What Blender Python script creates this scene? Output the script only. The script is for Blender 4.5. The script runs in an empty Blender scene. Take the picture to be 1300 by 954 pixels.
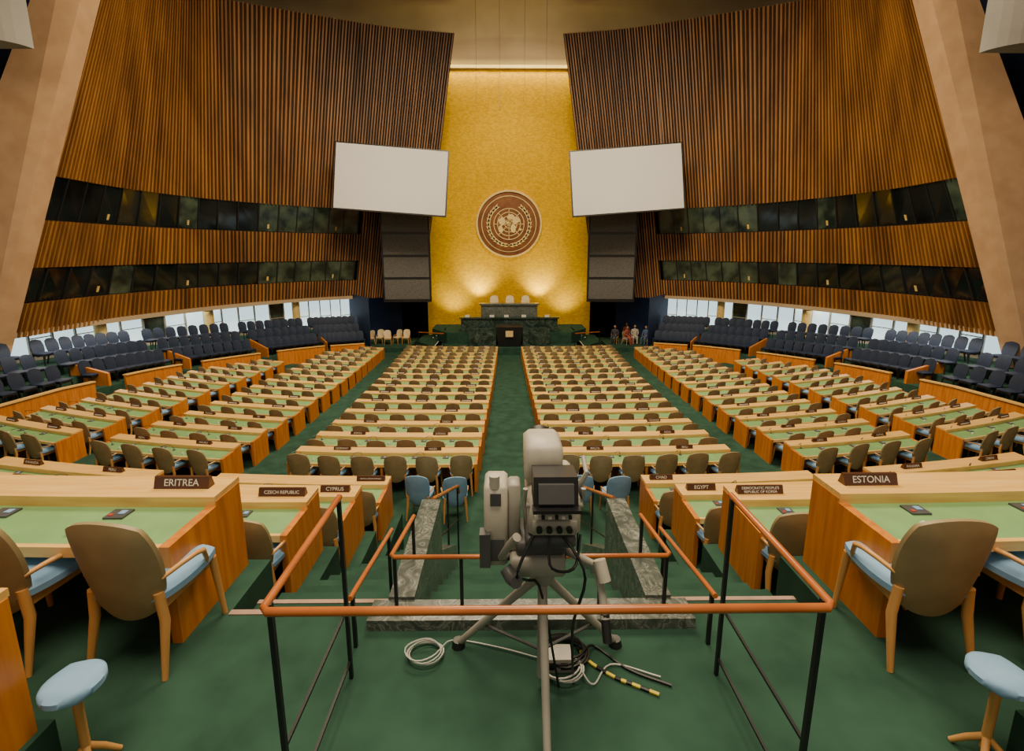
import bpy, bmesh, math, random
from mathutils import Vector, Matrix
random.seed(7)
S = bpy.context.scene
CZ = 7.2
def Z(D): return CZ - D
# ------------------------------------------------------------ materials
def mat(name, col, rough=0.6, metal=0.0, col2=None, scale=8.0, stretch=(1,1,1), bump=0.0, emit=None, estr=0.0, detail=4.0, spec=0.5):
    m = bpy.data.materials.new(name); m.use_nodes = True
    nt = m.node_tree; b = nt.nodes['Principled BSDF']
    b.inputs['Base Color'].default_value = (*col, 1)
    b.inputs['Roughness'].default_value = rough
    b.inputs['Metallic'].default_value = metal
    b.inputs['Specular IOR Level'].default_value = spec
    if emit:
        b.inputs['Emission Color'].default_value = (*emit, 1)
        b.inputs['Emission Strength'].default_value = estr
    if col2 is None: col2 = tuple(c*0.82 for c in col)
    tc = nt.nodes.new('ShaderNodeTexCoord'); mp = nt.nodes.new('ShaderNodeMapping')
    mp.inputs['Scale'].default_value = stretch
    nz = nt.nodes.new('ShaderNodeTexNoise'); nz.inputs['Scale'].default_value = scale
    nz.inputs['Detail'].default_value = detail
    rp = nt.nodes.new('ShaderNodeValToRGB')
    rp.color_ramp.elements[0].position = 0.35; rp.color_ramp.elements[1].position = 0.65
    rp.color_ramp.elements[0].color = (*col2, 1); rp.color_ramp.elements[1].color = (*col, 1)
    nt.links.new(tc.outputs['Object'], mp.inputs['Vector'])
    nt.links.new(mp.outputs['Vector'], nz.inputs['Vector'])
    nt.links.new(nz.outputs['Fac'], rp.inputs['Fac'])
    nt.links.new(rp.outputs['Color'], b.inputs['Base Color'])
    if bump:
        bp = nt.nodes.new('ShaderNodeBump'); bp.inputs['Strength'].default_value = bump
        nt.links.new(nz.outputs['Fac'], bp.inputs['Height']); nt.links.new(bp.outputs['Normal'], b.inputs['Normal'])
    return m
M = {}
M['carpet'] = mat('green_carpet', (0.034,0.085,0.058), 0.95, col2=(0.022,0.058,0.040), scale=3, spec=0.1, detail=8)
M['nosing'] = mat('step_nosing', (0.42,0.27,0.20), 0.7)
M['wood_top'] = mat('light_maple', (0.92,0.57,0.18), 0.28, col2=(0.80,0.44,0.11), scale=3, stretch=(0.6,8,8))
M['wood_side'] = mat('orange_veneer', (0.70,0.24,0.025), 0.38, col2=(0.52,0.155,0.012), scale=3, stretch=(6,6,0.5))
M['green_top'] = mat('green_leather', (0.22,0.41,0.16), 0.45, col2=(0.19,0.36,0.14), scale=5)
M['slat'] = mat('walnut_slat', (0.36,0.155,0.034), 0.5, col2=(0.17,0.068,0.016), scale=0.9, stretch=(1,1,0.25))
M['slat_back'] = mat('slat_backing', (0.018,0.008,0.004), 0.8)
M['concrete'] = mat('warm_plaster', (0.50,0.31,0.17), 0.8, col2=(0.42,0.25,0.13), scale=1.5)
M['cream'] = mat('cream_plaster', (0.46,0.35,0.22), 0.8, col2=(0.38,0.28,0.17), scale=0.35)
M['soffit'] = mat('grey_plaster', (0.26,0.25,0.23), 0.8, scale=0.6)
M['navy'] = mat('navy_wall', (0.012,0.028,0.10), 0.7)
M['black'] = mat('black_metal', (0.012,0.012,0.014), 0.4)
M['rail'] = mat('cherry_handrail', (0.50,0.15,0.03), 0.22, col2=(0.38,0.10,0.02), scale=4)
M['tan'] = mat('tan_leather', (0.34,0.26,0.125), 0.5, col2=(0.28,0.21,0.10), scale=6)
M['blue'] = mat('blue_upholstery', (0.24,0.42,0.64), 0.75, col2=(0.20,0.37,0.58))
M['chairwood'] = mat('chair_beech', (0.66,0.33,0.10), 0.35, stretch=(1,1,0.3))
M['darkseat'] = mat('navy_seat', (0.014,0.026,0.060), 0.6)
M['plate'] = mat('nameplate_brown', (0.09,0.035,0.015), 0.35)
M['white'] = mat('offwhite', (0.75,0.72,0.64), 0.5)
M['camwhite'] = mat('camera_ivory', (0.52,0.48,0.40), 0.45)
M['greyp'] = mat('camera_grey', (0.36,0.34,0.29), 0.45)
M['dgrey'] = mat('dark_grey_plastic', (0.08,0.08,0.085), 0.45)
M['screen'] = mat('projection_screen', (0.68,0.68,0.68), 0.8, col2=(0.66,0.66,0.66), scale=0.5)
M['spk'] = mat('grey_speaker_cloth', (0.15,0.14,0.13), 0.8, col2=(0.07,0.07,0.07), scale=30)
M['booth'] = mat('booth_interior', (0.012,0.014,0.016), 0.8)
M['cushcream'] = mat('cream_leather', (0.80,0.64,0.38), 0.5)
M['yellow'] = mat('yellow_column', (0.70,0.50,0.16), 0.6)
M['bronze'] = mat('bronze_disc', (0.24,0.085,0.018), 0.45, metal=0.2, col2=(0.16,0.05,0.012), scale=2)
M['goldlt'] = mat('gilded_relief', (0.85,0.62,0.27), 0.4, metal=0.1)
M['red'] = mat('red_light', (0.6,0.05,0.03), 0.4)
M['cable'] = mat('grey_cable', (0.5,0.5,0.46), 0.5)
M['ycable'] = mat('yellow_cable', (0.75,0.6,0.05), 0.5)
M['skin'] = mat('skin', (0.50,0.28,0.17), 0.6)
M['hair'] = mat('dark_hair', (0.02,0.012,0.008), 0.7)
for i,c in enumerate([(0.05,0.05,0.06),(0.35,0.08,0.06),(0.5,0.45,0.38),(0.08,0.12,0.25)]):
    M['cloth%d'%i] = mat('clothing_%d'%i, c, 0.8)
def marble(name, c1, c2, sc):
    m = bpy.data.materials.new(name); m.use_nodes=True; nt=m.node_tree; b=nt.nodes['Principled BSDF']
    b.inputs['Roughness'].default_value=0.22
    tc=nt.nodes.new('ShaderNodeTexCoord'); nz=nt.nodes.new('ShaderNodeTexNoise'); nz.inputs['Scale'].default_value=sc
    nz.inputs['Detail'].default_value=8; nz.inputs['Distortion'].default_value=2.2
    rp=nt.nodes.new('ShaderNodeValToRGB'); e=rp.color_ramp.elements
    e[0].position=0.38; e[0].color=(*c1,1); e[1].position=0.7; e[1].color=(*c2,1)
    n=e.new(0.5); n.color=(c1[0]*1.8,c1[1]*1.8,c1[2]*1.8,1); n=e.new(0.53); n.color=(c2[0]*.9,c2[1]*.9,c2[2]*.9,1); n=e.new(0.56); n.color=(*c1,1)
    nt.links.new(tc.outputs['Object'],nz.inputs['Vector']); nt.links.new(nz.outputs['Fac'],rp.inputs['Fac']); nt.links.new(rp.outputs['Color'],b.inputs['Base Color'])
    return m
M['marble']=marble('green_marble',(0.06,0.07,0.06),(0.26,0.27,0.24),6.0)
M['marble_dk']=marble('dark_green_marble',(0.015,0.03,0.024),(0.09,0.13,0.11),1.6)
def gold():
    m=bpy.data.materials.new('gold_leaf_wall'); m.use_nodes=True; nt=m.node_tree; b=nt.nodes['Principled BSDF']
    b.inputs['Roughness'].default_value=0.5; b.inputs['Metallic'].default_value=0.15
    b.inputs['Specular IOR Level'].default_value=0.15
    b.inputs['Specular Tint'].default_value=(1,0.65,0.05,1)
    tc=nt.nodes.new('ShaderNodeTexCoord'); mp=nt.nodes.new('ShaderNodeMapping'); mp.inputs['Rotation'].default_value=(math.pi/2,0,0)
    br=nt.nodes.new('ShaderNodeTexBrick'); br.inputs['Scale'].default_value=3.0
    br.inputs['Color1'].default_value=(0.88,0.52,0.0,1); br.inputs['Color2'].default_value=(0.68,0.38,0.0,1); br.inputs['Mortar'].default_value=(0.50,0.26,0.0,1)
    br.inputs['Mortar Size'].default_value=0.012
    nz=nt.nodes.new('ShaderNodeTexNoise'); nz.inputs['Scale'].default_value=9; nz.inputs['Detail'].default_value=6
    mx=nt.nodes.new('ShaderNodeMixRGB'); mx.blend_type='MULTIPLY'; mx.inputs['Fac'].default_value=0.4
    nt.links.new(tc.outputs['Object'],mp.inputs['Vector']); nt.links.new(mp.outputs['Vector'],br.inputs['Vector']); nt.links.new(tc.outputs['Object'],nz.inputs['Vector'])
    nt.links.new(br.outputs['Color'],mx.inputs['Color1'])
    rp=nt.nodes.new('ShaderNodeValToRGB'); rp.color_ramp.elements[0].color=(0.55,0.5,0.4,1); rp.color_ramp.elements[0].position=0.3; rp.color_ramp.elements[1].position=0.7
    nt.links.new(nz.outputs['Fac'],rp.inputs['Fac']); nt.links.new(rp.outputs['Color'],mx.inputs['Color2']); nt.links.new(mx.outputs['Color'],b.inputs['Base Color'])
    bp=nt.nodes.new('ShaderNodeBump'); bp.inputs['Strength'].default_value=0.25; nt.links.new(nz.outputs['Fac'],bp.inputs['Height']); nt.links.new(bp.outputs['Normal'],b.inputs['Normal'])
    return m
M['gold']=gold()
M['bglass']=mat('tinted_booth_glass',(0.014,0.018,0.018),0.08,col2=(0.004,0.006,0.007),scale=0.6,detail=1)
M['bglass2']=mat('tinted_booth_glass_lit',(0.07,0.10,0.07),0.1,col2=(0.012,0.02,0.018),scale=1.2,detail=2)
M['corr']=mat('lit_corridor_glass',(0.55,0.66,0.68),0.3,col2=(0.25,0.36,0.38),scale=0.9,emit=(0.72,0.95,1.0),estr=1.2,detail=2)
# ------------------------------------------------------------ mesh builder
class MB:
    def __init__(s): s.v=[]; s.f=[]; s.m=[]
    def face(s, pts, m):
        n=len(s.v); s.v+= [tuple(p) for p in pts]; s.f.append(tuple(range(n,n+len(pts)))); s.m.append(m)
    def hexa(s, p, m):
        n=len(s.v); s.v+=[tuple(q) for q in p]
        for f in ((0,3,2,1),(4,5,6,7),(0,1,5,4),(1,2,6,5),(2,3,7,6),(3,0,4,7)):
            s.f.append(tuple(n+i for i in f)); s.m.append(m)
    def box(s, x0,x1,y0,y1,z0,z1,m):
        s.hexa([(x0,y0,z0),(x1,y0,z0),(x1,y1,z0),(x0,y1,z0),(x0,y0,z1),(x1,y0,z1),(x1,y1,z1),(x0,y1,z1)],m)
    def sweep(s, xs, y0,y1,z0,z1,m):
        F=lambda g,x: g(x) if callable(g) else g
        n=len(s.v)
        for x in xs:
            a,b,c,d=F(y0,x),F(y1,x),F(z0,x),F(z1,x)
            s.v+=[(x,a,c),(x,b,c),(x,b,d),(x,a,d)]
        for i in range(len(xs)-1):
            o=n+4*i
            for k in range(4):
                j=(k+1)%4
                s.f.append((o+k,o+j,o+4+j,o+4+k)); s.m.append(m)
        s.f.append((n,n+1,n+2,n+3)); s.m.append(m)
        o=n+4*(len(xs)-1); s.f.append((o+3,o+2,o+1,o)); s.m.append(m)
    def ribbon(s, secs, m, cap=True):
        n=len(s.v); k=len(secs[0])
        for c in secs: s.v+=[tuple(p) for p in c]
        for i in range(len(secs)-1):
            for a in range(k):
                b=(a+1)%k; s.f.append((n+i*k+a,n+i*k+b,n+(i+1)*k+b,n+(i+1)*k+a)); s.m.append(m)
        if cap:
            s.f.append(tuple(n+a for a in range(k))); s.m.append(m)
            o=n+(len(secs)-1)*k; s.f.append(tuple(o+a for a in reversed(range(k)))); s.m.append(m)
    def tube(s, pts, r, m, seg=8):
        pts=[Vector(p) for p in pts]; secs=[]
        rr = r if isinstance(r,(list,tuple)) else [r]*len(pts)
        up=Vector((0,0,1))
        for i,p in enumerate(pts):
            t=(pts[min(i+1,len(pts)-1)]-pts[max(i-1,0)]).normalized()
            u = up if abs(t.dot(up))<0.95 else Vector((0,1,0))
            a=t.cross(u).normalized(); b=a.cross(t).normalized()
            secs.append([p+(a*math.cos(2*math.pi*(k+.5)/seg)+b*math.sin(2*math.pi*(k+.5)/seg))*rr[i] for k in range(seg)])
        s.ribbon(secs,m)
    def pad(s, n, W, H, fn, m_front, m_back, th, sq=0.55):
        idx={}
        for side in (0,1):
            for i in range(n+1):
                for j in range(n+1):
                    a=-1+2*i/n; b=-1+2*j/n
                    ca=a*math.sqrt(1-b*b/2); cb=b*math.sqrt(1-a*a/2)
                    x=(a*(1-sq)+ca*sq); y=(b*(1-sq)+cb*sq)
                    e=max(abs(a),abs(b)); t=th*(0.35+0.65*(1-e**4))/2
                    idx[(side,i,j)]=len(s.v); s.v.append(tuple(fn(x*W,y*H,t if side else -t)))
        for i in range(n):
            for j in range(n):
                s.f.append((idx[(0,i,j)],idx[(0,i,j+1)],idx[(0,i+1,j+1)],idx[(0,i+1,j)])); s.m.append(m_back)
                s.f.append((idx[(1,i,j)],idx[(1,i+1,j)],idx[(1,i+1,j+1)],idx[(1,i,j+1)])); s.m.append(m_front)
        per=[(i,0) for i in range(n)]+[(n,j) for j in range(n)]+[(i,n) for i in range(n,0,-1)]+[(0,j) for j in range(n,0,-1)]
        for k in range(len(per)):
            p=per[k]; q=per[(k+1)%len(per)]
            s.f.append((idx[(0,)+p],idx[(0,)+q],idx[(1,)+q],idx[(1,)+p])); s.m.append(m_back)
    def add(s, o, x=0,y=0,z=0,rot=0, sc=1.0):
        n=len(s.v); c=math.cos(rot)*sc; d=math.sin(rot)*sc
        s.v+=[(x+c*p[0]-d*p[1], y+d*p[0]+c*p[1], z+sc*p[2]) for p in o.v]
        s.f+=[tuple(n+i for i in f) for f in o.f]
        s.m+= o.m
    def mesh(s, name, smooth=False):
        me=bpy.data.meshes.new(name); me.from_pydata(s.v,[],s.f)
        used=sorted(set(s.m)); ix={k:i for i,k in enumerate(used)}
        for k in used: me.materials.append(M[k])
        me.polygons.foreach_set('material_index',[ix[k] for k in s.m])
        bm=bmesh.new(); bm.from_mesh(me); bmesh.ops.recalc_face_normals(bm,faces=bm.faces[:]); bm.to_mesh(me); bm.free()
        if smooth:
            for p in me.polygons: p.use_smooth=True
            try: me.set_sharp_from_angle(angle=math.radians(50))
            except Exception: pass
        return me
    def obj(s, name, smooth=False, parent=None, loc=None):
        o=bpy.data.objects.new(name,s.mesh(name,smooth)); S.collection.objects.link(o)
        if parent: o.parent=parent
        if loc: o.location=loc
        return o
def lerp_tab(t,x):
    if x<=t[0][0]: return t[0][1]
    for (a,b),(c,d) in zip(t,t[1:]):
        if x<=c: return b+(d-b)*(x-a)/(c-a)
    return t[-1][1]
def frange(a,b,step):
    n=max(1,int(math.ceil((b-a)/step-1e-6))); return [a+(b-a)*i/n for i in range(n+1)]
def catmull(P,u):
    n=len(P)-1; t=u*n; i=min(int(t),n-1); t-=i
    p1=Vector(P[i]);p2=Vector(P[i+1]); p0=Vector(P[i-1]) if i>0 else p1*2-p2; p3=Vector(P[i+2]) if i+2<=n else p2*2-p1
    return 0.5*((2*p1)+(p2-p0)*t+(2*p0-5*p1+4*p2-p3)*t*t+(3*p1-p0-3*p2+p3)*t**3)
dY=lambda x: 0.017*max(abs(x)-2,0)**2
ddY=lambda x: 0.034*max(abs(x)-2,0)*(1 if x>0 else -1)
# ------------------------------------------------------------ rows
Dtab=[(8.35,4.75),(12,5.3),(19,6.0),(34,7.1)]
rows=[(2.36,2.2),(3.62,2.95),(4.9,3.6),(6.35,4.2)]
q=8.95
while q<29.8:
    rows.append((q,lerp_tab(Dtab,q))); q+=1.38
fl=MB()
zb=-0.8
fl.box(-1.86,1.86,-3,2.43,zb,Z(2.2),'carpet')
prev=-3
for i,(q,D) in enumerate(rows):
    nxt=q+0.74
    y0=(lambda x,p=prev: p+dY(x)) if i>0 else (lambda x: -3)
    y1=(lambda x,p=nxt: p+dY(x))
    if i==len(rows)-1: y1=lambda x: 38
    if i<4:
        for s in (-1,1):
            xs=[s*x for x in frange(1.86,17.5,0.8)]
            fl.sweep(xs,y0,y1,zb,Z(D),'carpet')
    else:
        fl.sweep(frange(-17.5,17.5,0.8),y0,y1,zb,Z(D),'carpet')
    prev=nxt
fl.box(-26,26,-3,42,zb-0.3,zb+0.05,'carpet')
for s in (-1,1): fl.box(*sorted((s*2.09,s*5.5)),-0.6,1.72,Z(2.2)-0.02,Z(1.98),'carpet')
fl.obj('floor')
st=MB()
FD=rows[4][1]
nst=15; dy=(7.09-2.6)/nst; dd=(FD-2.2)/nst
for i in range(nst):
    top=2.2+dd*(i+1) if i<nst-1 else FD-.005
    st.box(-1.86,1.86,2.6+dy*i,2.6+dy*(i+1),zb+0.1,Z(top),'carpet')
for x0,x1 in ((-1.86,-0.97),(0.97,1.86)):
    st.box(x0,x1,2.43,2.6,zb,Z(2.2),'carpet'); st.box(x0,x1,2.565,2.604,Z(2.2)-0.03,Z(2.2)+0.006,'nosing')
    st.box(x0,x1,2.6+dy-.03,2.6+dy+.004,Z(2.2+dd)-.03,Z(2.2+dd)+.006,'nosing')
st.obj('aisle_stairs')
mw=MB()
mw.box(-0.97,0.97,2.43,2.6,Z(4.0),Z(2.13),'marble')
for s in (-1,1):
    x0,x1=sorted((s*0.72,s*0.88)); mw.box(x0,x1,2.6,3.78,Z(4.2),Z(2.11),'marble')
    mw.hexa([(x0,3.78,Z(4.2)),(x1,3.78,Z(4.2)),(x1,4.9,Z(4.4)),(x0,4.9,Z(4.4)),(x0,3.78,Z(2.6)),(x1,3.78,Z(2.6)),(x1,4.9,Z(3.3)),(x0,4.9,Z(3.3))],'marble')
mw.obj('marble_stair_parapet')
# ------------------------------------------------------------ railings
r=MB()
zr=Z(1.19)
r.tube([(-0.97,2.16,zr),(-0.97,1.42,zr),(-0.95,1.4,zr),(0.95,1.4,zr),(0.97,1.42,zr),(0.97,2.16,zr)],0.015,'rail',10)
for s in (-1,1):
    for yy in (1.44,2.12): r.box(s*0.96-.009,s*0.96+.009,yy-.009,yy+.009,Z(2.2),zr,'black')
    r.box(s*0.96-.006,s*0.96+.006,1.44,2.12,Z(1.80),Z(1.787),'black')
    r.box(s*0.96-.006,s*0.96+.006,1.44,2.12,Z(2.1),Z(2.087),'black')
r.obj('platform_guard_rail',True)
r=MB(); zr=Z(1.80)
r.tube([(-0.80,3.05,Z(1.83)),(-0.84,2.57,zr),(-0.82,2.55,zr),(0.82,2.55,zr),(0.84,2.57,zr),(0.80,3.05,Z(1.83))],0.014,'rail',8)
for x in (-0.82,-0.42,0.42,0.82): r.box(x-.01,x+.01,2.545,2.565,Z(2.13),zr,'black')
for s in (-1,1): r.box(s*0.8-.01,s*0.8+.01,3.0,3.02,Z(2.11),Z(1.83),'black')
r.obj('parapet_guard_rail',True)
for s in (-1,1):
    r=MB()
    r.tube([(s*1.0,2.28,Z(1.86)),(s*1.0,2.4,Z(1.88)),(s*1.0,3.2,Z(2.03))],0.015,'rail',8)
    for yy,dr,df in ((2.32,1.87,2.2),(3.1,2.0,2.55)): r.box(s*1.0-.01,s*1.0+.01,yy-.01,yy+.01,Z(df),Z(dr),'black')
    r.obj('stair_handrail',True)
    r=MB()
    r.tube([(s*0.8,3.85,Z(2.15)),(s*0.8,5.8,Z(3.05)),(s*0.8,5.9,Z(3.2))],0.02,'rail',8)
    for yy in (3.9,4.8,5.75):
        r.box(s*0.8-.01,s*0.8+.01,yy-.01,yy+.01,Z(2.2+(yy-2.3)*0.56),Z(2.15+(yy-3.85)*0.46),'black')
    r.tube([(s*0.8,3.9,Z(2.6)),(s*0.8,5.75,Z(3.5))],0.009,'black',6)
    r.obj('stair_handrail',True)
# ------------------------------------------------------------ chair
def make_chair(n, seg=6, arms=True, front='blue', back='tan', wood='chairwood', seat='blue'):
    c=MB()
    def fb(x,z,t):
        zz=0.60+z; tilt=-0.25-0.05*(z/0.3)
        return (x*(1+0.10*(z/0.3)), tilt+0.9*x*x*1.2+t, zz)
    c.pad(n,0.222,0.31,fb,front,back,0.07,0.68)
    c.pad(n,0.235,0.235,lambda x,y,t:(x,y,0.43+t),seat,seat,0.10,0.5)
    c.box(-0.19,0.19,-0.19,0.2,0.35,0.40,wood)
    for sx in (-1,1):
        c.tube([(sx*0.19,0.18,0.40),(sx*0.215,0.2,0.0)],[0.024,0.015],wood,seg)
        c.tube([(sx*0.18,-0.2,0.46),(sx*0.195,-0.2,0.3),(sx*0.21,-0.27,0.0)],[0.026,0.026,0.015],wood,seg)
        if arms:
            c.tube([(sx*0.205,-0.20,0.54),(sx*0.235,-0.1,0.555),(sx*0.245,0.0,0.55),(sx*0.243,0.06,0.53),(sx*0.23,0.09,0.46),(sx*0.20,0.11,0.38)],[0.013,0.014,0.015,0.015,0.013,0.014],wood,seg)
    return c
chair_lo=make_chair(4,4)
me_hi=make_chair(14,8).mesh('delegate_chair',True)
me_blue=make_chair(14,8,True,'blue','blue').mesh('blue_chair',True)
def place(me,name,x,y,z,rot=0):
    o=bpy.data.objects.new(name,me); o.location=(x,y,z); o.rotation_euler=(0,0,rot); S.collection.objects.link(o); return o
# ------------------------------------------------------------ desks
xbt=[(5,15.6),(16,15.4),(21.3,15),(25.3,13.3),(28.8,10.8),(34,8)]
plate_jobs=[]
countries=iter(['CAPE VERDE','BHUTAN','BOLIVIA','CUBA','CROATIA','CAMEROON','BRAZIL','SERBIA','SLOVENIA','SINGAPORE','SAN MARINO','SAINT LUCIA','RWANDA','PERU','PANAMA','OMAN','NORWAY','NIGER','NEPAL','NAURU','MALTA','MALI','LIBYA','LATVIA','KENYA','JORDAN','ITALY','ISRAEL','IRAQ','INDIA','HAITI','GUYANA','GHANA','GABON','FRANCE','FIJI','EGYPT','DENMARK','CYPRUS','CHINA'])
far_chairs={}
desk_items=MB(); mics=MB()
TZ=0.60; LZ=0.67
NX=2.0
def build_desk(x0,x1,q,D):
    d=MB(); xs=frange(x0,x1,0.6); z=Z(D)
    Y=lambda o:(lambda x: q+dY(x)+o)
    d.sweep(xs,Y(0.03),Y(0.43),z+TZ-.045,z+TZ,'green_top')
    d.sweep(xs,Y(0.0),Y(0.032),z+TZ-.06,z+TZ+.003,'wood_top')
    d.sweep(xs,Y(0.42),Y(0.44),z+TZ-.06,z+LZ-.035,'wood_top')
    d.sweep(xs,Y(0.42),Y(0.70),z+LZ-.035,z+LZ,'wood_top')
    d.sweep(xs,Y(0.63),Y(0.67),z+.02,z+LZ-.035,'wood_side')
    L=x1-x0; nd=max(1,round(L/2.0)); 
    for k in range(nd+1):
        xc=x0+L*k/nd
        a=xc if k==0 else (xc-0.05 if k==nd else xc-0.025)
        d.sweep([a,a+0.05],Y(0.02),Y(0.66),z,z+TZ-.045,'wood_side')
        if k in (0,nd):
            d.sweep([a-0.004,a+0.054],Y(-0.005),Y(0.43),z+.0,z+TZ+.006,'wood_side')
            d.sweep([a-0.004,a+0.054],Y(0.43),Y(0.69),z+.0,z+LZ-.036,'wood_side')
    d.obj('delegate_desk')
for i,(q,D) in enumerate(rows):
    blocks=[]
    if i<4: blocks.append((NX,3.75+.1*q+.4))
    else: blocks.append((0.76,3.75+.1*q))
    blocks+= [(5.15+.1*q,8.3+.1*q),(9.4+.1*q,12.4+.1*q),(13.5+.1*q,16.0+.1*q)]
    for s in (-1,1):
        for bi,(a,b) in enumerate(blocks):
            while b>a and b>lerp_tab(xbt,q+0.7+dY(b))-0.7: b-=0.05
            if b-a<1.3: continue
            if i<4 and a>(q+3)*1.35+1: continue
            x0,x1=(a,b) if s>0 else (-b,-a)
            build_desk(x0,x1,q,D)
            L=x1-x0; n=int(L/0.64) if i>=4 or bi>0 else 3
            sp=L/n if i>=4 or bi>0 else 0.72
            for k in range(n):
                if i<4 and bi==0: xc=s*(2.12+0.72*k+(.14 if k==0 and i else 0))
                else: xc=x0+sp*(k+.5)
                yc=q+dY(xc)+0.07+random.uniform(-.05,.02)
                rot=math.atan(ddY(xc))+random.uniform(-.10,.10)
                if q<9 and abs(xc)<9:
                    place(me_hi,'delegate_chair',xc,yc,Z(D),rot)
                else:
                    far_chairs.setdefault((s,bi),MB()).add(chair_lo,xc,yc-0.10,Z(D),rot)
            np_=max(1,int(L/1.45))
            for k in range(np_):
                xc=x0+L*(k+.5)/np_
                if i<4 and bi==0: xc=s*(2.28+1.45*k)
                plate_jobs.append((xc,q+dY(xc)+0.56,Z(D)+LZ,math.atan(ddY(xc)),i,bi,s,k))
            if q<13:
                for k in range(n):
                    xc=(s*(2.12+0.72*k) if (i<4 and bi==0) else x0+sp*(k+.5))+0.3
                    if xc>x1-0.12: continue
                    yy=q+dY(xc); z=Z(D)+TZ
                    desk_items.box(xc-.06,xc+.06,yy+.28,yy+.38,z,z+.012,'dgrey')
                    desk_items.box(xc-.045,xc-.02,yy+.30,yy+.32,z+.012,z+.016,'red'); desk_items.box(xc+.0,xc+.04,yy+.32,yy+.36,z+.012,z+.016,'blue')
                    desk_items.tube([(xc-.12,yy+.14,z),(xc-.12,yy+.14,z+.03),(xc-.12,yy+.14,z+.045)],[.022,.02,.01],'white',8)
                    if k%2==0 and xc-.62>x0:
                        mics.tube([(xc-.45,yy+.36,z),(xc-.45,yy+.36,z+.01),(xc-.45,yy+.36,z+.03)],[.03,.03,.006],'dgrey',8)
                        mics.tube([(xc-.45,yy+.36,z+.02),(xc-.47,yy+.33,z+.12),(xc-.52,yy+.26,z+.16),(xc-.6,yy+.2,z+.15)],[.004,.004,.004,.008],'black',6)
desk_items.obj('desk_consoles'); mics.obj('gooseneck_microphones',True)
for k,mb in far_chairs.items(): mb.obj('delegate_chair_rows',True)
for s in (-1,1):
    x0,x1=sorted((s*2.12,s*4.6)); build_desk(x0,x1,0.98,1.98)
for s in (-1,1):
    c=MB(); c.pad(12,0.11,0.11,lambda x,y,t:(x,y,0.43+t),'blue','blue',0.07,1.0)
    c.tube([(0,0,.40),(0,0,.06)],.018,'chairwood',10)
    for k in range(4):
        a=math.pi/4+k*math.pi/2; c.tube([(0,0,.12),(.055*math.cos(a),.055*math.sin(a),.07),(.105*math.cos(a),.105*math.sin(a),.012)],[.015,.014,.011],'chairwood',8)
    o=c.obj('blue_stool',True); o.location=(s*1.95,1.69,Z(2.2))
for x,y,rt in ((-1.12,8.1,.15),(-1.75,8.15,-.1),(1.22,8.15,-.1),(1.85,8.1,.1)): place(me_blue,'usher_chair',x,y,Z(FD),rt)
first={(0,-1):'ERITREA',(1,-1):'CZECH REPUBLIC',(3,-1):'CENTRAL AFRICAN REPUBLIC',(2,-1):'CYPRUS',(0,1):'ESTONIA',(1,1):'DEMOCRATIC PEOPLE\'S\nREPUBLIC OF KOREA',(2,1):'EGYPT',(3,1):'CHAD'}
farp=MB()
def plate_mb(w,h):
    p=MB(); p.hexa([(-w/2,-.035,0),(w/2,-.035,0),(w/2,.035,0),(-w/2,.035,0),(-w/2,-.01,h),(w/2,-.01,h),(w/2,.01,h),(-w/2,.01,h)],'plate'); return p
for (x,y,z,rot,i,bi,s,k) in plate_jobs:
    if i<7 and abs(x)<9:
        txt=first.get((i,s)) if (bi==0 and k==0) else None
        if txt is None: txt=next(countries,'CHILE')
        w=0.36 if len(txt)<10 else 0.44
        o=plate_mb(w,0.075).obj('country_nameplate'); o.location=(x,y,z); o.rotation_euler=(0,0,rot)
        cu=bpy.data.curves.new('lettering','FONT'); cu.body=txt; cu.align_x='CENTER'; cu.align_y='CENTER'
        cu.size=0.034 if '\n' in txt else min(0.062,1.35*w/len(txt))
        cu.offset=0.0006
        cu.materials.append(M['white']); t=bpy.data.objects.new('lettering',cu); S.collection.objects.link(t)
        t.parent=o; t.location=(0,-0.0245,0.038); t.rotation_euler=(math.radians(90-18),0,0)
    else:
        farp.add(plate_mb(0.40,0.08),x,y,z,rot)
        pl=MB(); pl.hexa([(-.15,-.032,.025),(.15,-.032,.025),(.15,-.02,.025),(-.15,-.02,.025),(-.15,-.024,.05),(.15,-.024,.05),(.15,-.015,.05),(-.15,-.015,.05)],'white')
        farp.add(pl,x,y,z,rot)
farp.obj('country_nameplate_rows')
# ------------------------------------------------------------ slatted walls
BP=[(-6.2,34,0),(-10,33.3,0),(-13.5,31,0),(-16.5,27,0),(-18.3,22,0),(-18.7,17.2,0)]
TP=[(-3.55,34,14),(-7.5,33.2,14),(-11.5,31.5,13.9),(-15.2,27.4,12.9),(-16.0,24,11.9),(-15.3,20.4,11)]
zbase=-3.15
def wallpt(u,h,s,off=0.0):
    b=catmull(BP,u); t=catmull(TP,u); f=(h-zbase)/(t.z-zbase)
    x=b.x+(t.x-b.x)*f; y=b.y+(t.y-b.y)*f
    ua=min(u,.99); b2=catmull(BP,ua+.01); b1=catmull(BP,max(0,ua-.01)); tg=Vector((b2.x-b1.x,b2.y-b1.y)).normalized()
    nx,ny=-tg.y,tg.x
    if nx*(0-b.x)+ny*(20-b.y)<0: nx,ny=-nx,-ny
    return Vector((-s*(x+nx*off), y+ny*off, CZ+h))
def topz(u): return catmull(TP,u).z
NU=64
UB=2.8
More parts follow.
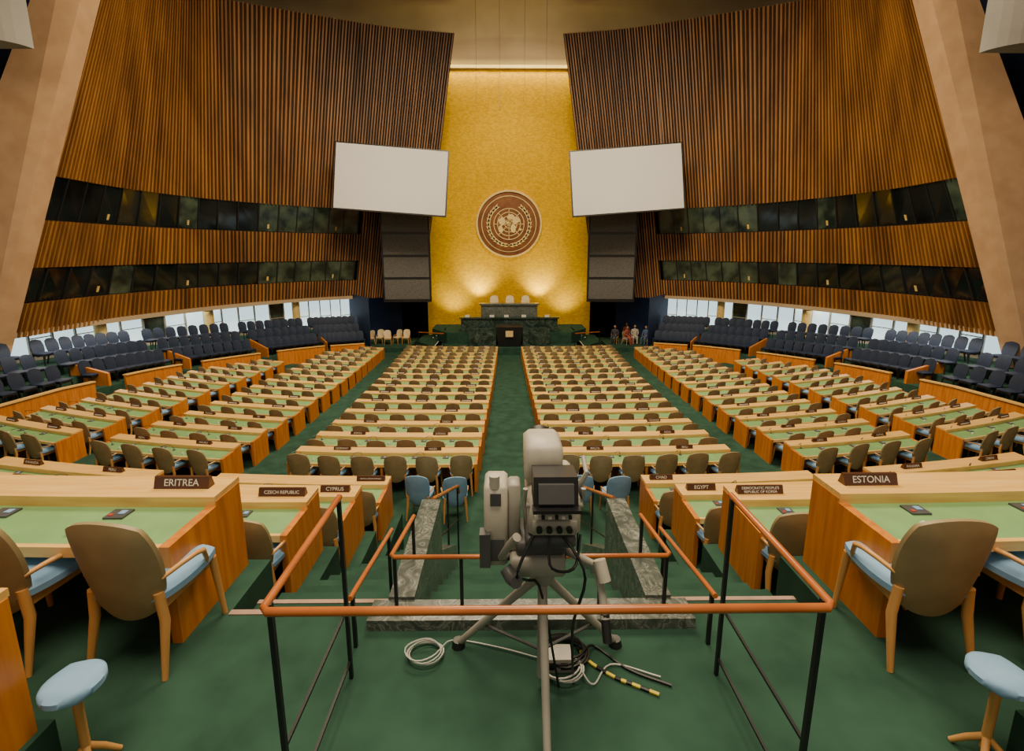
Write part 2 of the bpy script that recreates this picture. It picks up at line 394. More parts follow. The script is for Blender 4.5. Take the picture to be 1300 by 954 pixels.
for s,side in ((-1,'right'),(1,'left')):
    S_=-s
    w=MB()
    f_=lambda u,h,off: wallpt(u,h,S_,off)
    U0=0.24
    def strip(h0,h1,off,th,m,ua=0.0,ub=1.0,n=NU):
        secs=[]
        for k in range(n+1):
            u=ua+(ub-ua)*k/n
            hb=h1 if h1 is not None else topz(u)
            secs.append([f_(u,h0,off),f_(u,h0,off-th),f_(u,hb,off-th),f_(u,hb,off)])
        w.ribbon(secs,m)
    strip(zbase,-1.95,0,0.3,'slat_back'); strip(-0.62,1.2,0,0.3,'slat_back'); strip(UB,None,0,0.3,'slat_back')
    strip(-1.95,-0.62,0,0.3,'slat_back',0,U0,16); strip(1.2,UB,0,0.3,'slat_back',0,U0,16)
    w.obj('wall_%s'%side)
    sl=MB(); NS=118
    for k in range(NS-1):
        u=(k+.5)/NS; du=0.0019*(0.6 if k%3==1 else 1.0)
        segs=[(zbase-0.05,-1.92),(-0.60,1.16),(UB,topz(u)-0.02)]
        if u<U0: segs=[(zbase-0.05,topz(u)-.02)]
        for h0,h1 in segs:
            a0=[f_(u-du,h0,0.0),f_(u+du,h0,0.0),f_(u+du,h0,0.17),f_(u-du,h0,0.17)]
            a1=[f_(u-du,h1,0.0),f_(u+du,h1,0.0),f_(u+du,h1,0.17),f_(u-du,h1,0.17)]
            sl.ribbon([a0,a1],'slat')
    sl.obj('wall_slats_%s'%side)
    bt=MB()
    for h0,h1,ua in ((-1.90,-0.64,U0+.01),(1.22,UB,U0+.01)):
        secs=[]
        for k in range(41):
            u=ua+(1-ua)*k/40
            secs.append([f_(u,h0,-0.5),f_(u,h0,-1.4),f_(u,h1,-1.4),f_(u,h1,-0.5)])
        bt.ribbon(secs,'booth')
        N=17
        for k in range(N):
            u0=ua+(1-ua)*k/N; u1=ua+(1-ua)*(k+1)/N; e=0.001
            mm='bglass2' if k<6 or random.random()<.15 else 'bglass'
            bt.hexa([f_(u0+e,h0,-.05),f_(u1-e,h0,-.05),f_(u1-e,h0,-.09),f_(u0+e,h0,-.09),f_(u0+e,h1,.06),f_(u1-e,h1,.06),f_(u1-e,h1,.02),f_(u0+e,h1,.02)],mm)
            bt.hexa([f_(u0-.0012,h0,.02),f_(u0+.0012,h0,.02),f_(u0+.0012,h0,-.15),f_(u0-.0012,h0,-.15),f_(u0-.0012,h1,.12),f_(u0+.0012,h1,.12),f_(u0+.0012,h1,-.05),f_(u0-.0012,h1,-.05)],'black')
            if k%4==1:
                um=(u0+u1)/2; bt.hexa([f_(um-.002,h0+.15,.0),f_(um+.002,h0+.15,.0),f_(um+.002,h0+.15,-.05),f_(um-.002,h0+.15,-.05),f_(um-.002,h0+.4,.03),f_(um+.002,h0+.4,.03),f_(um+.002,h0+.4,-.02),f_(um-.002,h0+.4,-.02)],'yellow')
    bt.obj('window_interpreter_booths_%s'%side)
    B5=Vector(BP[-1]); T5=Vector(TP[-1]); 
    def ln(h):
        f=(h-zbase)/(T5.z-zbase); return B5.x+(T5.x-B5.x)*f, B5.y+(T5.y-B5.y)*f
    sg=(1 if s==-1 else -1)
    p=MB(); x0,y0=ln(-6.5); x1,y1=ln(14)
    P=[(x0+.6,y0-.75,-6.5),(x0-2.5,y0-1.1,-6.5),(x0-2.5,y0-.1,-6.5),(x0+.6,y0+.0,-6.5),(x1+.15,y1-.75,14),(x1-.65,y1-1.1,14),(x1-.65,y1-.1,14),(x1+.15,y1+.0,14)]
    p.hexa([(-sg*a,b,CZ+c) for a,b,c in P],'concrete')
    p.obj('pillar_%s'%side)
    n=MB(); n.box(*sorted((sg*23,sg*23.3)),2,40,-1,CZ+18,'navy')
    n.box(*sorted((sg*6.2,sg*14.5)),36.0,36.3,-1,CZ-2.6,'navy')
    n.obj('wall_navy_%s'%side)
    n=MB(); secs=[]
    for k in range(9):
        a=math.pi*k/16; xx=sg*(14.6+1.8*(1-math.sin(a))); yy=15+1.0*(1-math.cos(a))
        secs.append([(xx,yy,CZ+6.1),(sg*22.9,yy,CZ+6.1),(sg*22.9,yy,CZ+8.5),(xx,yy,CZ+8.5)])
    n.ribbon(secs,'soffit'); n.obj('ceiling_soffit_%s'%side)
    n=MB()
    for zz in (2.6,3.6,4.6): 
        n.box(*sorted((sg*20.6,sg*22.98)),18.8,19.0,CZ+zz,CZ+zz+.1,'black')
        for xx in (20.9,21.8,22.5): n.tube([(sg*xx,18.9,CZ+zz-.05),(sg*xx,18.6,CZ+zz-.4)],[.14,.22],'black',10)
    n.box(*sorted((sg*20.6,sg*20.7)),18.85,18.95,CZ+2.0,CZ+5,'black'); n.obj('stage_light_bracket')
    # gallery
    GP=[(-11.0,33.0,0),(-13.9,30.9,0),(-16.6,27,0),(-18.5,22,0),(-19.0,17,0),(-19.2,11,0)]
    def gp(u,off,z):
        b=catmull(GP,u); ua=min(u,.99); b2=catmull(GP,ua+.01); b1=catmull(GP,max(0,ua-.01)); tg=Vector((b2.x-b1.x,b2.y-b1.y)).normalized()
        nx,ny=-tg.y,tg.x
        if nx*(0-b.x)+ny*(18-b.y)<0: nx,ny=-nx,-ny
        return (-sg*(b.x+nx*off), b.y+ny*off, z), math.atan2(ny,nx)
    def DG(y): return lerp_tab([(11,4.85),(16,4.95),(28,5.8),(33,6.1)],y)
    g=MB()
    def gs(o0,o1,dz0,dz1,m,ab=(0,1)):
        secs=[]
        for k in range(41):
            u=ab[0]+(ab[1]-ab[0])*k/40; yb=catmull(GP,u).y; zt=Z(DG(yb))
            z0=dz0+zt if dz0 is not None else -0.7
            secs.append([gp(u,o0,z0)[0],gp(u,o1,z0)[0],gp(u,o1,zt+dz1)[0],gp(u,o0,zt+dz1)[0]])
        g.ribbon(secs,m)
    gs(3.5,2.5,None,0,'carpet'); gs(2.5,1.6,None,.4,'carpet'); gs(1.6,-.6,None,.8,'carpet')
    for ab in ((0.02,0.16),(0.2,0.36),(0.41,0.55),(0.60,0.74),(0.79,1.0)):
        gs(3.58,3.5,None,.28,'wood_side',ab); gs(3.62,3.46,.28,.33,'wood_top',ab)
    g.obj('gallery_floor_%s'%side)
    gc=MB(); lo=make_chair(3,4,False,'darkseat','darkseat','black','darkseat')
    for ro,dz in ((2.9,0),(2.05,.4),(1.15,.8)):
        u=0.02
        while u<0.97:
            if int(u*40)%8!=7:
                pt,an=gp(u,ro,0); yb=catmull(GP,u).y
                nx=-sg*math.cos(an)
                gc.add(lo,pt[0],pt[1],Z(DG(yb))+dz,math.atan2(math.sin(an),nx)-math.pi/2,1.1)
            u+=0.022
    gc.obj('gallery_seat_rows',True)
    pw=MB()
    for u in (0.18,0.385,0.575,0.765):
        a=gp(u,3.5,0)[0]; b=gp(u,2.0,0)[0]; yb=catmull(GP,u).y; zt=Z(DG(yb)); dx=.06
        pw.hexa([(a[0],a[1]-dx,zt),(b[0],b[1]-dx,zt),(b[0],b[1]+dx,zt),(a[0],a[1]+dx,zt),(a[0],a[1]-dx,zt+.5),(b[0],b[1]-dx,zt+.9),(b[0],b[1]+dx,zt+.9),(a[0],a[1]+dx,zt+.5)],'wood_side')
    pw.obj('gallery_partition')
    cg=MB(); N=26
    def cq(u0,u1,o0,o1,z0,z1,m):
        A=[gp(u0,o0,z0)[0],gp(u1,o0,z0)[0],gp(u1,o1,z0)[0],gp(u0,o1,z0)[0]]
        B=[gp(u0,o0,z1)[0],gp(u1,o0,z1)[0],gp(u1,o1,z1)[0],gp(u0,o1,z1)[0]]
        cg.hexa(A+B,m)
    for k in range(N):
        u0=k/N; u1=(k+1)/N; yb=catmull(GP,(u0+u1)/2).y; z0=Z(DG(yb))+.79
        lit = (k%7)!=6
        cq(u0,u1,-.5,-.56,z0,Z(2.9),'corr' if lit else 'bglass2')
        cq(u0-.0015,u0+.0015,-.42,-.6,z0,Z(2.9),'greyp')
        cq(u0,u1,-.44,-.5,z0,z0+.25,'greyp')
        if k%2==0: cq(u0,u1,-.46,-.5,z0+.9,z0+.94,'greyp')
    cq(0,0.001,-.5,3.5,Z(6.5),Z(2.9),'navy')
    cg.obj('window_corridor_%s'%side)
    for u in (0.2,0.42,0.62,0.80):
        c=MB(); pt=gp(u,-.15,0)[0]; yb=catmull(GP,u).y
        c.tube([(pt[0],pt[1],Z(DG(yb))+.78),(pt[0],pt[1],Z(2.6))],[.24,.24],'yellow',16); c.obj('column',True)
    so=MB(); secs=[]
    for k in range(33):
        u=k/32; secs.append([gp(u,.4,Z(3.2))[0],gp(u,-3,Z(3.2))[0],gp(u,-3,Z(3.0))[0],gp(u,.4,Z(3.0))[0]])
    so.ribbon(secs,'cream'); so.obj('ceiling_gallery_%s'%side)
    fr=MB(); fr.box(-3.40,3.40,0,0.12,-2.02,2.02,'black'); fr.box(-3.32,3.32,-0.02,0.0,-1.94,1.94,'screen')
    fr.tube([(-2.2,.06,2.0),(-2.2,.06,9)],.015,'black',5); fr.tube([(2.2,.06,2.0),(2.2,.06,9)],.015,'black',5)
    fr.box(-2.5,2.5,.12,2.6,-.1,.1,'black')
    o=fr.obj('projection_screen_panel'); o.location=(sg*7.15,30.0,CZ+4.3); o.rotation_euler=(math.radians(-9),math.radians(-3.8*sg),math.radians(4*-sg))
    sp=MB()
    sp.box(-1.62,1.62,0,.3,-0.15,6.1,'black')
    for k in range(4): sp.box(-1.5,1.5,-.05,0,0.05+1.5*k,1.38+1.5*k,'spk')
    o=sp.obj('loudspeaker_array'); o.location=(sg*6.95,32.4,Z(3.25)); o.rotation_euler=(0,0,math.radians(-4*sg))
    ps=MB(); ps.box(*sorted((sg*6.9,sg*11.0)),31.8,35.9,0,Z(6.5),'carpet'); ps.obj('floor_platform_%s'%side)
# ------------------------------------------------------------ gold wall, cove, ceiling
g=MB(); g.box(-8.2,8.2,36.0,36.3,-0.5,CZ+12.6,'gold'); g.obj('wall_gold')
g=MB()
prof=[(36.35,12.4),(36.3,13.4),(35.9,14.5),(34.8,15.6),(32.5,16.7),(28,17.5),(20,17.9),(2,18)]
secs=[]
for x in frange(-24,24,1.5):
    secs.append([(x,y-0.010*x*x if y>30 else y-0.010*x*x*(y/36),CZ+h) for y,h in prof]+[(x,y+.4-0.010*x*x*(y/36),CZ+h+.4) for y,h in reversed(prof)])
g.ribbon(secs,'cream'); o=g.obj('ceiling',True)
g=MB(); g.box(-24,24,40,40.3,-1,CZ+18.5,'slat_back'); g.obj('wall_rear')
g=MB(); g.box(-8,8,35.75,36.0,CZ+12.55,CZ+12.75,'cream'); g.obj('trim_gold_wall_top')
wi=MB()
for x in (-2.1,-0.6,1.0,2.4): wi.tube([(x,33,CZ+9),(x,33,CZ+16)],.012,'black',4)
wi.obj('ceiling_wires')
# emblem
e=MB(); cz=CZ+2.0
def ring(mb,r0,r1,y0,y1,m,n=64):
    secs=[]
    for k in range(n+1):
        a=2*math.pi*k/n; c,s_=math.cos(a),math.sin(a)
        secs.append([(r0*c,y0,r0*s_),(r1*c,y0,r1*s_),(r1*c,y1,r1*s_),(r0*c,y1,r0*s_)])
    mb.ribbon(secs,m,cap=False)
ring(e,0.01,2.35,-.15,0,'bronze'); ring(e,2.3,2.42,-.28,0,'goldlt'); ring(e,1.98,2.03,-.19,-.1,'goldlt')
for rr in (0.28,0.55,0.82,1.09): ring(e,rr,rr+.05,-.21,-.1,'goldlt',40)
for k in range(8):
    a=math.pi*k/4; c,s_=math.cos(a),math.sin(a); px,pz=-s_*.022,c*.022
    e.hexa([(px,-.21,pz),(-px,-.21,-pz),(-px,-.1,-pz),(px,-.1,pz),(c*1.1+px,-.21,s_*1.1+pz),(c*1.1-px,-.21,s_*1.1-pz),(c*1.1-px,-.1,s_*1.1-pz),(c*1.1+px,-.1,s_*1.1+pz)],'goldlt')
def blob(pts):
    e.ribbon([[(x,-.235,z) for x,z in pts],[(x,-.1,z) for x,z in pts]],'goldlt')
random.seed(3)
for (bx,bz,br,st_) in ((-.45,.2,.28,1.3),(-.55,-.35,.2,1.6),(.15,.45,.32,.7),(.5,.25,.3,1.0),(.3,-.3,.24,1.5),(.75,-.35,.14,.8),(-.1,.1,.12,1)):
    blob([(bx*1.1+br*math.cos(t)*random.uniform(.6,1.1),bz*1.1+br*st_*math.sin(t)*random.uniform(.6,1.0)) for t in [2*math.pi*k/11 for k in range(11)]])
for sgn in (-1,1):
    stem=[]
    for k in range(15):
        a=math.radians(-100+ k*10.5); rr=1.5; x=sgn*rr*math.cos(a); z=rr*math.sin(a)-.02
        stem.append((x,-.2,z))
        if k<1: continue
        for off,an in ((.17,.55),(-.17,-.55)):
            dirx=-math.sin(a+an*.9); dirz=math.cos(a+an*.9); L=.42
            c=(dirx*sgn,dirz); nrm=(-c[1],c[0]); bx=x+sgn*off*.3*math.cos(a); bz=z+off*.3*math.sin(a)
            blob([(bx,bz),(bx+c[0]*L*.4+nrm[0]*.10,bz+c[1]*L*.4+nrm[1]*.10),(bx+c[0]*L,bz+c[1]*L),(bx+c[0]*L*.4-nrm[0]*.10,bz+c[1]*L*.4-nrm[1]*.10)])
    e.tube(stem,.03,'goldlt',5)
o=e.obj('un_emblem'); o.location=(0,35.995,cz)
# ------------------------------------------------------------ rostrum
stg=MB()
def prism(mb,poly,z0,z1,m): 
    mb.ribbon([[(x,y,z0) for x,y in poly],[(x,y,z1) for x,y in poly]],m)
prism(stg,[(-4.6,30.8),(4.6,30.8),(6.6,33.2),(6.6,36),(-6.6,36),(-6.6,33.2)],0,Z(6.3),'carpet')
prism(stg,[(-4.3,32.2),(4.3,32.2),(5.6,34),(5.6,36),(-5.6,36),(-5.6,34)],Z(6.3),Z(5.5),'carpet')
stg.obj('floor_stage')
ss=MB()
for s in (-1,1):
    for k in range(5):
        x0=s*(4.7+.38*k); x1=s*(4.7+.38*(k+1)); z1=Z(6.3)-k*.14
        prism(ss,[(x0,31.0+.45*k),(x1,31.0+.45*(k+1)-.1),(x1,33.6),(x0,33.6)],0.1,max(.2,z1),'carpet')
        ss.box(*sorted((x1-s*.06,x1)),31.0+.45*k+.3,33.6,max(.2,z1)-.03,max(.2,z1)+.02,'white')
    for k in range(4):
        x0=s*(4.35+.3*k); ss.box(*sorted((x0,x0+s*.3)),33.0+.2*k,34.4,Z(6.3),Z(5.5)-.2*k-.02,'carpet')
        ss.box(*sorted((x0+s*.22,x0+s*.3)),33.0+.2*k,34.4,Z(5.5)-.2*k-.04,Z(5.5)-.2*k+.0,'white')
ss.obj('stage_steps')
sr=MB()
for s in (-1,1):
    for x,y in ((4.4,31.2),(6.4,33.0)): sr.tube([(s*x,y,Z(6.3)),(s*x,y,Z(5.4))],.03,'black',6)
    sr.tube([(s*4.4,31.2,Z(5.4)),(s*6.4,33.0,Z(5.6))],.04,'rail',6)
sr.obj('stage_handrail')
ro=MB()
ro.box(-3.35,3.35,32.4,32.75,Z(6.2),Z(4.55),'marble_dk'); ro.box(-3.45,3.45,32.3,32.9,Z(4.55),Z(4.45),'marble_dk')
for s in (-1,1): ro.box(*sorted((s*3.0,s*3.35)),32.75,34,Z(6.0),Z(4.55),'marble_dk')
ro.box(-2.0,2.0,33.3,33.7,Z(6),Z(3.72),'marble'); ro.box(-2.1,2.1,33.2,33.95,Z(3.72),Z(3.6),'marble')
for s in (-1,1): ro.box(*sorted((s*1.8,s*2.0)),33.7,34.6,Z(6),Z(3.72),'marble')
ro.box(-2.0,2.0,33.6,35,Z(5.6),Z(4.7),'marble_dk')
for x in (-2.9,-1.2,-.2,1.0,2.6): ro.box(x-.15,x+.15,32.35,32.5,Z(4.45),Z(4.3),'white')
ro.obj('marble_rostrum')
le=MB(); le.box(-2.7,-0.9,31.3,31.7,Z(6.3),Z(5.1),'marble_dk'); le.box(.9,2.7,31.3,31.7,Z(6.3),Z(5.1),'marble_dk')
le.hexa([(-.75,31.2,Z(6.3)),(.75,31.2,Z(6.3)),(.75,31.9,Z(6.3)),(-.75,31.9,Z(6.3)),(-.9,31.1,Z(4.95)),(.9,31.1,Z(4.95)),(.9,31.9,Z(4.85)),(-.9,31.9,Z(4.85))],'black')
le.tube([(-.2,31.5,Z(4.9)),(-.2,31.4,Z(4.6))],.02,'dgrey',5); le.tube([(.2,31.5,Z(4.9)),(.2,31.4,Z(4.6))],.02,'dgrey',5)
le.box(-.25,.25,31.05,31.1,Z(5.6),Z(5.2),'goldlt')
le.obj('speaker_lectern')
creamc=make_chair(6,6,True,'cushcream','cushcream',seat='cushcream').mesh('leather_armchair',True)
for x in (-1.1,0.05,1.2):
    o=place(creamc,'leather_armchair',x,34.3,Z(4.7),math.pi); o.scale=(1.35,1.35,1.7)
for k in range(5):
    o=place(creamc,'leather_armchair',-7.4-.62*k,33.2+random.uniform(-.3,.3),Z(6.5),math.pi+random.uniform(-.8,.8)); o.scale=(1.1,1.1,1.1)
# ------------------------------------------------------------ people
def person(name,x,y,z,rot,ci):
    root=bpy.data.objects.new(name,None); S.collection.objects.link(root)
    V=[(0,0,.50,.15),(0,-.02,.68,.14),(0,0,.88,.155),(0,.01,1.02,.09),(0,.01,1.09,.055),
       (.19,0,.97,.065),(.25,.02,.74,.048),(.17,.22,.66,.036),(-.19,0,.97,.065),(-.25,.02,.74,.048),(-.17,.22,.66,.036),
       (.10,.05,.50,.095),(.13,.42,.50,.07),(.13,.44,.10,.045),(.13,.56,.05,.038),
       (-.10,.05,.50,.095),(-.13,.42,.50,.07),(-.13,.44,.10,.045),(-.13,.56,.05,.038)]
    E=[(0,1),(1,2),(2,3),(3,4),(2,5),(5,6),(6,7),(2,8),(8,9),(9,10),(0,11),(11,12),(12,13),(13,14),(0,15),(15,16),(16,17),(17,18)]
    me=bpy.data.meshes.new('body'); me.from_pydata([v[:3] for v in V],E,[]); b=bpy.data.objects.new('body',me); S.collection.objects.link(b)
    b.modifiers.new('skin','SKIN')
    for i,v in enumerate(V): me.skin_vertices[0].data[i].radius=(v[3],v[3])
    me.skin_vertices[0].data[0].use_root=True
    b.modifiers.new('sub','SUBSURF').levels=1; me.materials.append(M['cloth%d'%ci]); b.parent=root
    h=MB()
    def ell(c,r,m,n=10,k=8):
        secs=[]
        for i in range(k+1):
            t=-math.pi/2+math.pi*i/k; secs.append([(c[0]+r[0]*math.cos(t)*math.cos(2*math.pi*j/n)+1e-4*j,c[1]+r[1]*math.cos(t)*math.sin(2*math.pi*j/n),c[2]+r[2]*math.sin(t)) for j in range(n)])
        h.ribbon(secs,m)
    ell((0,.02,1.22),(.075,.095,.115),'skin'); ell((0,-.005,1.26),(.083,.098,.09),'hair')
    ell((0,.115,1.205),(.012,.018,.02),'skin',6,4); ell((-.03,.105,1.23),(.01,.008,.007),'hair',6,4); ell((.03,.105,1.23),(.01,.008,.007),'hair',6,4)
    ell((0,.105,1.16),(.022,.008,.006),'red',6,4); ell((.078,.01,1.21),(.012,.02,.03),'skin',6,4); ell((-.078,.01,1.21),(.012,.02,.03),'skin',6,4)
    for s in (-1,1):
        ell((s*.16,.27,.655),(.035,.045,.018),'skin',8,5)
        for f in range(4): h.tube([(s*(.14+.014*f),.30,.66),(s*(.14+.014*f),.335+.006*(f in(1,2)),.655),(s*(.14+.014*f),.35,.64)],[.008,.008,.006],'skin',5)
        h.tube([(s*.13,.26,.66),(s*.11,.29,.66)],[.009,.007],'skin',5)
    h.obj('head_and_hands',True,root)
    root.location=(x,y,z); root.rotation_euler=(0,0,rot)
pc=make_chair(6,6,True,'tan','tan').mesh('side_armchair',True)
for k,(x,y,rt) in enumerate([(7.6,33.4,2.6),(8.35,33.0,-2.5),(9.05,33.5,3.0),(9.75,33.1,2.4),(10.45,33.5,-2.8),(8.7,34.5,3.1)]):
    place(pc,'side_armchair',x,y,Z(6.5),rt)
    person('seated_person',x,y,Z(6.5),rt,k%4)
# ------------------------------------------------------------ broadcast camera
root=bpy.data.objects.new('broadcast_camera_on_tripod',None); S.collection.objects.link(root)
c=MB()
c.tube([(.03,2.08,Z(2.15)),(.03,2.08,Z(1.55))],[.022,.022],'greyp',10)
for fx,fy in ((-.42,2.32),(.47,2.32),(.03,1.66)):
    c.tube([(.03,2.08,Z(1.56)),(fx,fy,Z(2.18))],[.024,.018],'greyp',8); c.tube([(fx,fy,Z(2.2)),(fx,fy,Z(2.16))],[.04,.03],'black',10)
    c.tube([(.03,2.08,Z(2.0)),(.03+(fx-.03)*.7,2.08+(fy-2.08)*.7,Z(1.99))],.008,'dgrey',6)
c.tube([(.03,2.08,Z(1.60)),(.03,2.08,Z(1.52)),(.03,2.08,Z(1.50))],[.05,.085,.09],'greyp',16)
c.obj('tripod',True,root)
c=MB()
def rbox(x0,x1,y0,y1,z0,z1,m,bv=.012):
    b=bv; P=[]
    for z in (z0,z0+b,z1-b,z1):
        i=b if z in (z0,z1) else 0
        P.append([(x0+b+i*.3,y0+i,z),(x1-b-i*.3,y0+i,z),(x1-i,y0+b+i*.3,z),(x1-i,y1-b-i*.3,z),(x1-b-i*.3,y1-i,z),(x0+b+i*.3,y1-i,z),(x0+i,y1-b-i*.3,z),(x0+i,y0+b+i*.3,z)])
    c.ribbon(P,m)
rbox(-.13,.13,1.96,2.22,Z(1.50),Z(1.40),'greyp'); rbox(-.10,.13,1.98,2.2,Z(1.40),Z(1.33),'dgrey')
for s in (-1,1): c.tube([(s*.14,2.08,Z(1.43)),(s*.10,2.08,Z(1.43))],.05,'dgrey',12)
rbox(-.06,.17,1.93,2.35,Z(1.33),Z(1.27),'dgrey')
rbox(-.05,.19,1.93,2.35,Z(1.27),Z(1.08),'camwhite',.02)
rbox(-.03,.17,1.915,1.935,Z(1.25),Z(1.18),'greyp',.004)
for k in range(6): c.box(-.02+.03*k,-.005+.03*k,1.905,1.92,Z(1.165),Z(1.15),'black' if k%2 else 'white')
for k in range(4): c.tube([(-.0+.045*k,1.935,Z(1.215)),(-.0+.045*k,1.895,Z(1.215))],.014,'black',10)
c.box(.02,.14,1.922,1.932,Z(1.13),Z(1.09),'black'); c.box(.05,.09,1.918,1.93,Z(1.12),Z(1.10),'white')
c.tube([(.19,2.1,Z(1.12)),(.22,2.1,Z(1.12))],.05,'dgrey',14)
rbox(-.06,.12,2.05,2.30,Z(1.08),Z(.885),'camwhite',.025)
c.tube([(.03,2.30,Z(.99)),(.03,2.40,Z(.99))],[.07,.08],'black',18)
c.hexa([(-.03,1.83,Z(1.06)),(.16,1.83,Z(1.06)),(.16,2.0,Z(1.09)),(-.03,2.0,Z(1.09)),(-.03,1.86,Z(.94)),(.16,1.86,Z(.94)),(.16,2.02,Z(.96)),(-.03,2.02,Z(.96))],'black')
c.hexa([(-.035,1.78,Z(1.065)),(.165,1.78,Z(1.065)),(.165,1.85,Z(1.08)),(-.035,1.85,Z(1.08)),(-.035,1.78,Z(1.05)),(.165,1.78,Z(1.05)),(.165,1.85,Z(1.06)),(-.035,1.85,Z(1.06))],'black')
c.hexa([(-.01,1.815,Z(1.04)),(.14,1.815,Z(1.04)),(.14,1.83,Z(1.04)),(-.01,1.83,Z(1.04)),(-.01,1.84,Z(.965)),(.14,1.84,Z(.965)),(.14,1.86,Z(.965)),(-.01,1.86,Z(.965))],'dgrey')
c.tube([(-.06,1.95,Z(1.04)),(-.06,1.95,Z(1.12)),(.2,1.95,Z(1.12)),(.2,1.95,Z(1.04))],.012,'greyp',8)
c.tube([(.19,2.0,Z(1.05)),(.22,2.0,Z(.99)),(.22,2.1,Z(.96))],.012,'greyp',8)
rbox(-.25,-.14,2.0,2.18,Z(1.47),Z(1.06),'camwhite',.015); c.tube([(-.2,2.02,Z(1.07)),(-.2,2.02,Z(1.01))],.025,'camwhite',12)
rbox(-.14,-.08,2.02,2.12,Z(1.4),Z(1.06),'greyp',.01)
c.box(-.235,-.155,1.992,2.0,Z(1.43),Z(1.32),'dgrey'); c.box(-.22,-.17,1.992,2.0,Z(1.15),Z(1.09),'dgrey')
c.box(-.27,-.22,1.97,2.03,Z(1.45),Z(1.28),'dgrey')
c.tube([(.13,2.08,Z(1.43)),(.20,2.0,Z(1.42)),(.26,1.92,Z(1.40)),(.28,1.86,Z(1.5)),(.285,1.8,Z(1.58))],[.02,.02,.017,.017,.022],'greyp',10)
c.tube([(.27,1.9,Z(1.36)),(.29,1.86,Z(1.44))],.03,'camwhite',10); c.tube([(.285,1.81,Z(1.56)),(.29,1.76,Z(1.66))],.02,'black',10)
c.tube([(-.13,2.05,Z(1.43)),(-.17,1.95,Z(1.38)),(-.13,1.9,Z(1.28)),(-.10,1.86,Z(1.22))],[.016,.016,.018,.02],'greyp',10)
c.tube([(-.15,1.93,Z(1.42)),(-.12,1.9,Z(1.45)),(-.10,1.86,Z(1.44))],[.03,.034,.03],'dgrey',10)
c.obj('camera_head',True,root)
cb=MB()
for (p) in ([(.1,1.95,Z(1.25)),(.2,1.85,Z(1.4)),(.16,1.9,Z(1.7)),(.2,2.1,Z(2.19))],[(-.02,1.94,Z(1.25)),(-.1,1.86,Z(1.4)),(-.05,1.95,Z(1.5)),(.02,2.0,Z(1.6)),(.12,2.05,Z(2.19))],[(.05,1.94,Z(1.25)),(.05,1.85,Z(1.36)),(.16,1.9,Z(1.4)),(.2,2,Z(1.3))]):
    pts=[catmull(p,k/14) for k in range(15)]; cb.tube(pts,.007,'black',6)
cb.obj('hanging_cables',True,root)
def coil(name,x,y,r,m,n=5,tail=None,rr=.006):
    b=MB(); pts=[]
    for k in range(n*20):
        a=2*math.pi*k/20; q=r*(1+.13*math.sin(k*.37)); pts.append((x+q*math.cos(a),y+q*.8*math.sin(a),Z(2.2)+.01+.012*(k/20.)+.004*math.sin(k)))
    if tail: pts+= [catmull([pts[-1]]+tail,k/20) for k in range(1,21)]
    b.tube(pts,rr,m,5); b.obj(name,True)
coil('cable_coil',-.60,2.25,.095,'cable',4,[(-.45,2.35,Z(2.19)),(-.2,2.3,Z(2.19)),(.1,2.2,Z(2.19))],.004)
coil('cable_coil',.17,2.24,.12,'black',5,[(.35,2.3,Z(2.19)),(.5,2.15,Z(2.19)),(.7,2.05,Z(2.19))],.007)
coil('cable_coil',.15,2.14,.10,'cable',4,[(.3,2.06,Z(2.19)),(.42,2.18,Z(2.19)),(.66,2.1,Z(2.19))],.005)
yb=MB(); 
P=[(.25,2.30,Z(2.19)),(.3,2.2,Z(2.19)),(.42,2.10,Z(2.19)),(.5,2.06,Z(2.19)),(.62,2.0,Z(2.19))]
for k in range(12): yb.tube([catmull(P,k/12),catmull(P,(k+.5)/12),catmull(P,(k+1)/12)],.009,'ycable' if k%2 else 'black',6)
yb.obj('hazard_cable',True)
pb=MB(); pb.box(.05,.20,2.14,2.24,Z(2.2),Z(2.12),'greyp'); pb.box(.07,.11,2.135,2.14,Z(2.18),Z(2.14),'black'); pb.box(.14,.18,2.135,2.14,Z(2.18),Z(2.14),'black'); pb.obj('power_box')
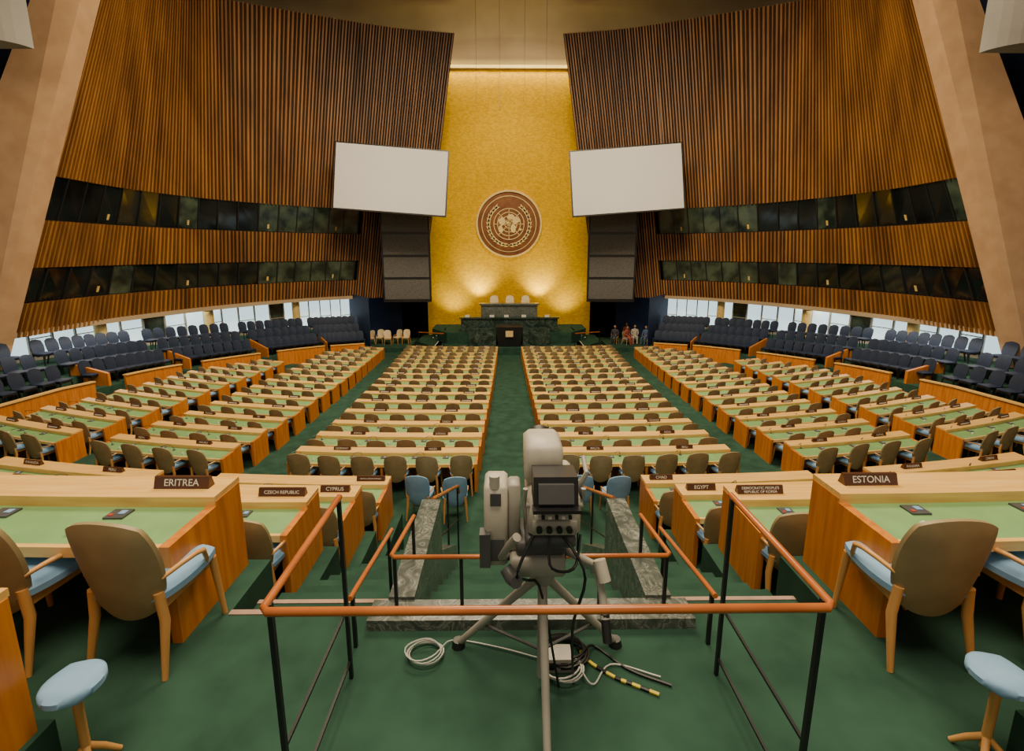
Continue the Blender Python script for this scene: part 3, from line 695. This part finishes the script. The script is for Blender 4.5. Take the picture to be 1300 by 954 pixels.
# ------------------------------------------------------------ lights
def area(name,loc,size,energy,col,rot=(0,0,0),sy=None):
    l=bpy.data.lights.new(name,'AREA'); l.energy=energy; l.color=col; l.size=size
    if sy: l.shape='RECTANGLE'; l.size_y=sy
    o=bpy.data.objects.new(name,l); o.location=loc; o.rotation_euler=rot; S.collection.objects.link(o); return o
def spot(name,loc,tgt,energy,col,ang=60,blend=.6,rad=.2):
    l=bpy.data.lights.new(name,'SPOT'); l.energy=energy; l.color=col; l.spot_size=math.radians(ang); l.spot_blend=blend; l.shadow_soft_size=rad
    o=bpy.data.objects.new(name,l); o.location=loc
    d=Vector(tgt)-Vector(loc); o.rotation_euler=d.to_track_quat('-Z','Y').to_euler(); S.collection.objects.link(o)
warm=(1,.82,.56)
area('ceiling_lamp_main',(0,17,CZ+15.5),10,6400,warm,sy=8)
area('ceiling_lamp_rear',(0,1,CZ+9),8,1350,warm,sy=5)
for s in (-1,1):
    spot('slat_wash',(s*4,12,CZ+14),(s*15,25,CZ+4),3200,(1,.76,.44),70,.9,.6)
    spot('slat_wash_low',(s*3,16,CZ+14.5),(s*11,32,CZ+2),2800,(1,.74,.42),50,.9,.5)
    spot('gallery_spot',(s*8,14,CZ+14.5),(s*12,20,Z(5)),7000,(1,.84,.60),55,.9,.5)
    area('gallery_lamp',(s*17.3,22,Z(3.3)),1.0,120,(1,.9,.75),sy=12)
    area('pillar_wash',(s*13,10,CZ+7),2,150,(1,.7,.4),rot=(math.radians(60),0,math.radians(-s*40)))
    spot('gold_hot',(s*2.3,34.9,Z(3.6)),(s*2.2,36,Z(1.4)),750,(1,.92,.30),100,.9,.25)
    spot('gold_up',(s*4.3,34.5,Z(5.2)),(s*4.0,36,CZ+1),700,(1,.92,.30),110,.9,.3)
area('gold_top_strip',(0,35.3,CZ+12.9),14,380,(1,.84,.3),rot=(math.radians(25),0,0),sy=.3)
area('cove_lamp',(0,35.6,CZ+12.9),9,60,(1,.82,.5),rot=(math.radians(180),0,0),sy=.2)
spot('gold_front',(0,24,CZ+15),(0,36,CZ+4),2200,(1,.88,.4),50,.8,.6)
spot('stage_front',(0,22,CZ+15.5),(0,32.5,Z(5)),2000,(1,.9,.75),22,.8,.5)
W=bpy.data.worlds.new('World'); S.world=W; W.use_nodes=True
W.node_tree.nodes['Background'].inputs[0].default_value=(1,.88,.7,1); W.node_tree.nodes['Background'].inputs[1].default_value=0.35
# ------------------------------------------------------------ camera
cd=bpy.data.cameras.new('photo_camera'); co=bpy.data.objects.new('photo_camera',cd); S.collection.objects.link(co)
cd.lens=600/1300*36; cd.sensor_width=36; cd.shift_y=-45/1300; cd.clip_start=.05; cd.clip_end=200
co.location=(-.14,0,CZ); co.rotation_euler=(math.radians(90-10.6),0,math.radians(-.58))
S.camera=co
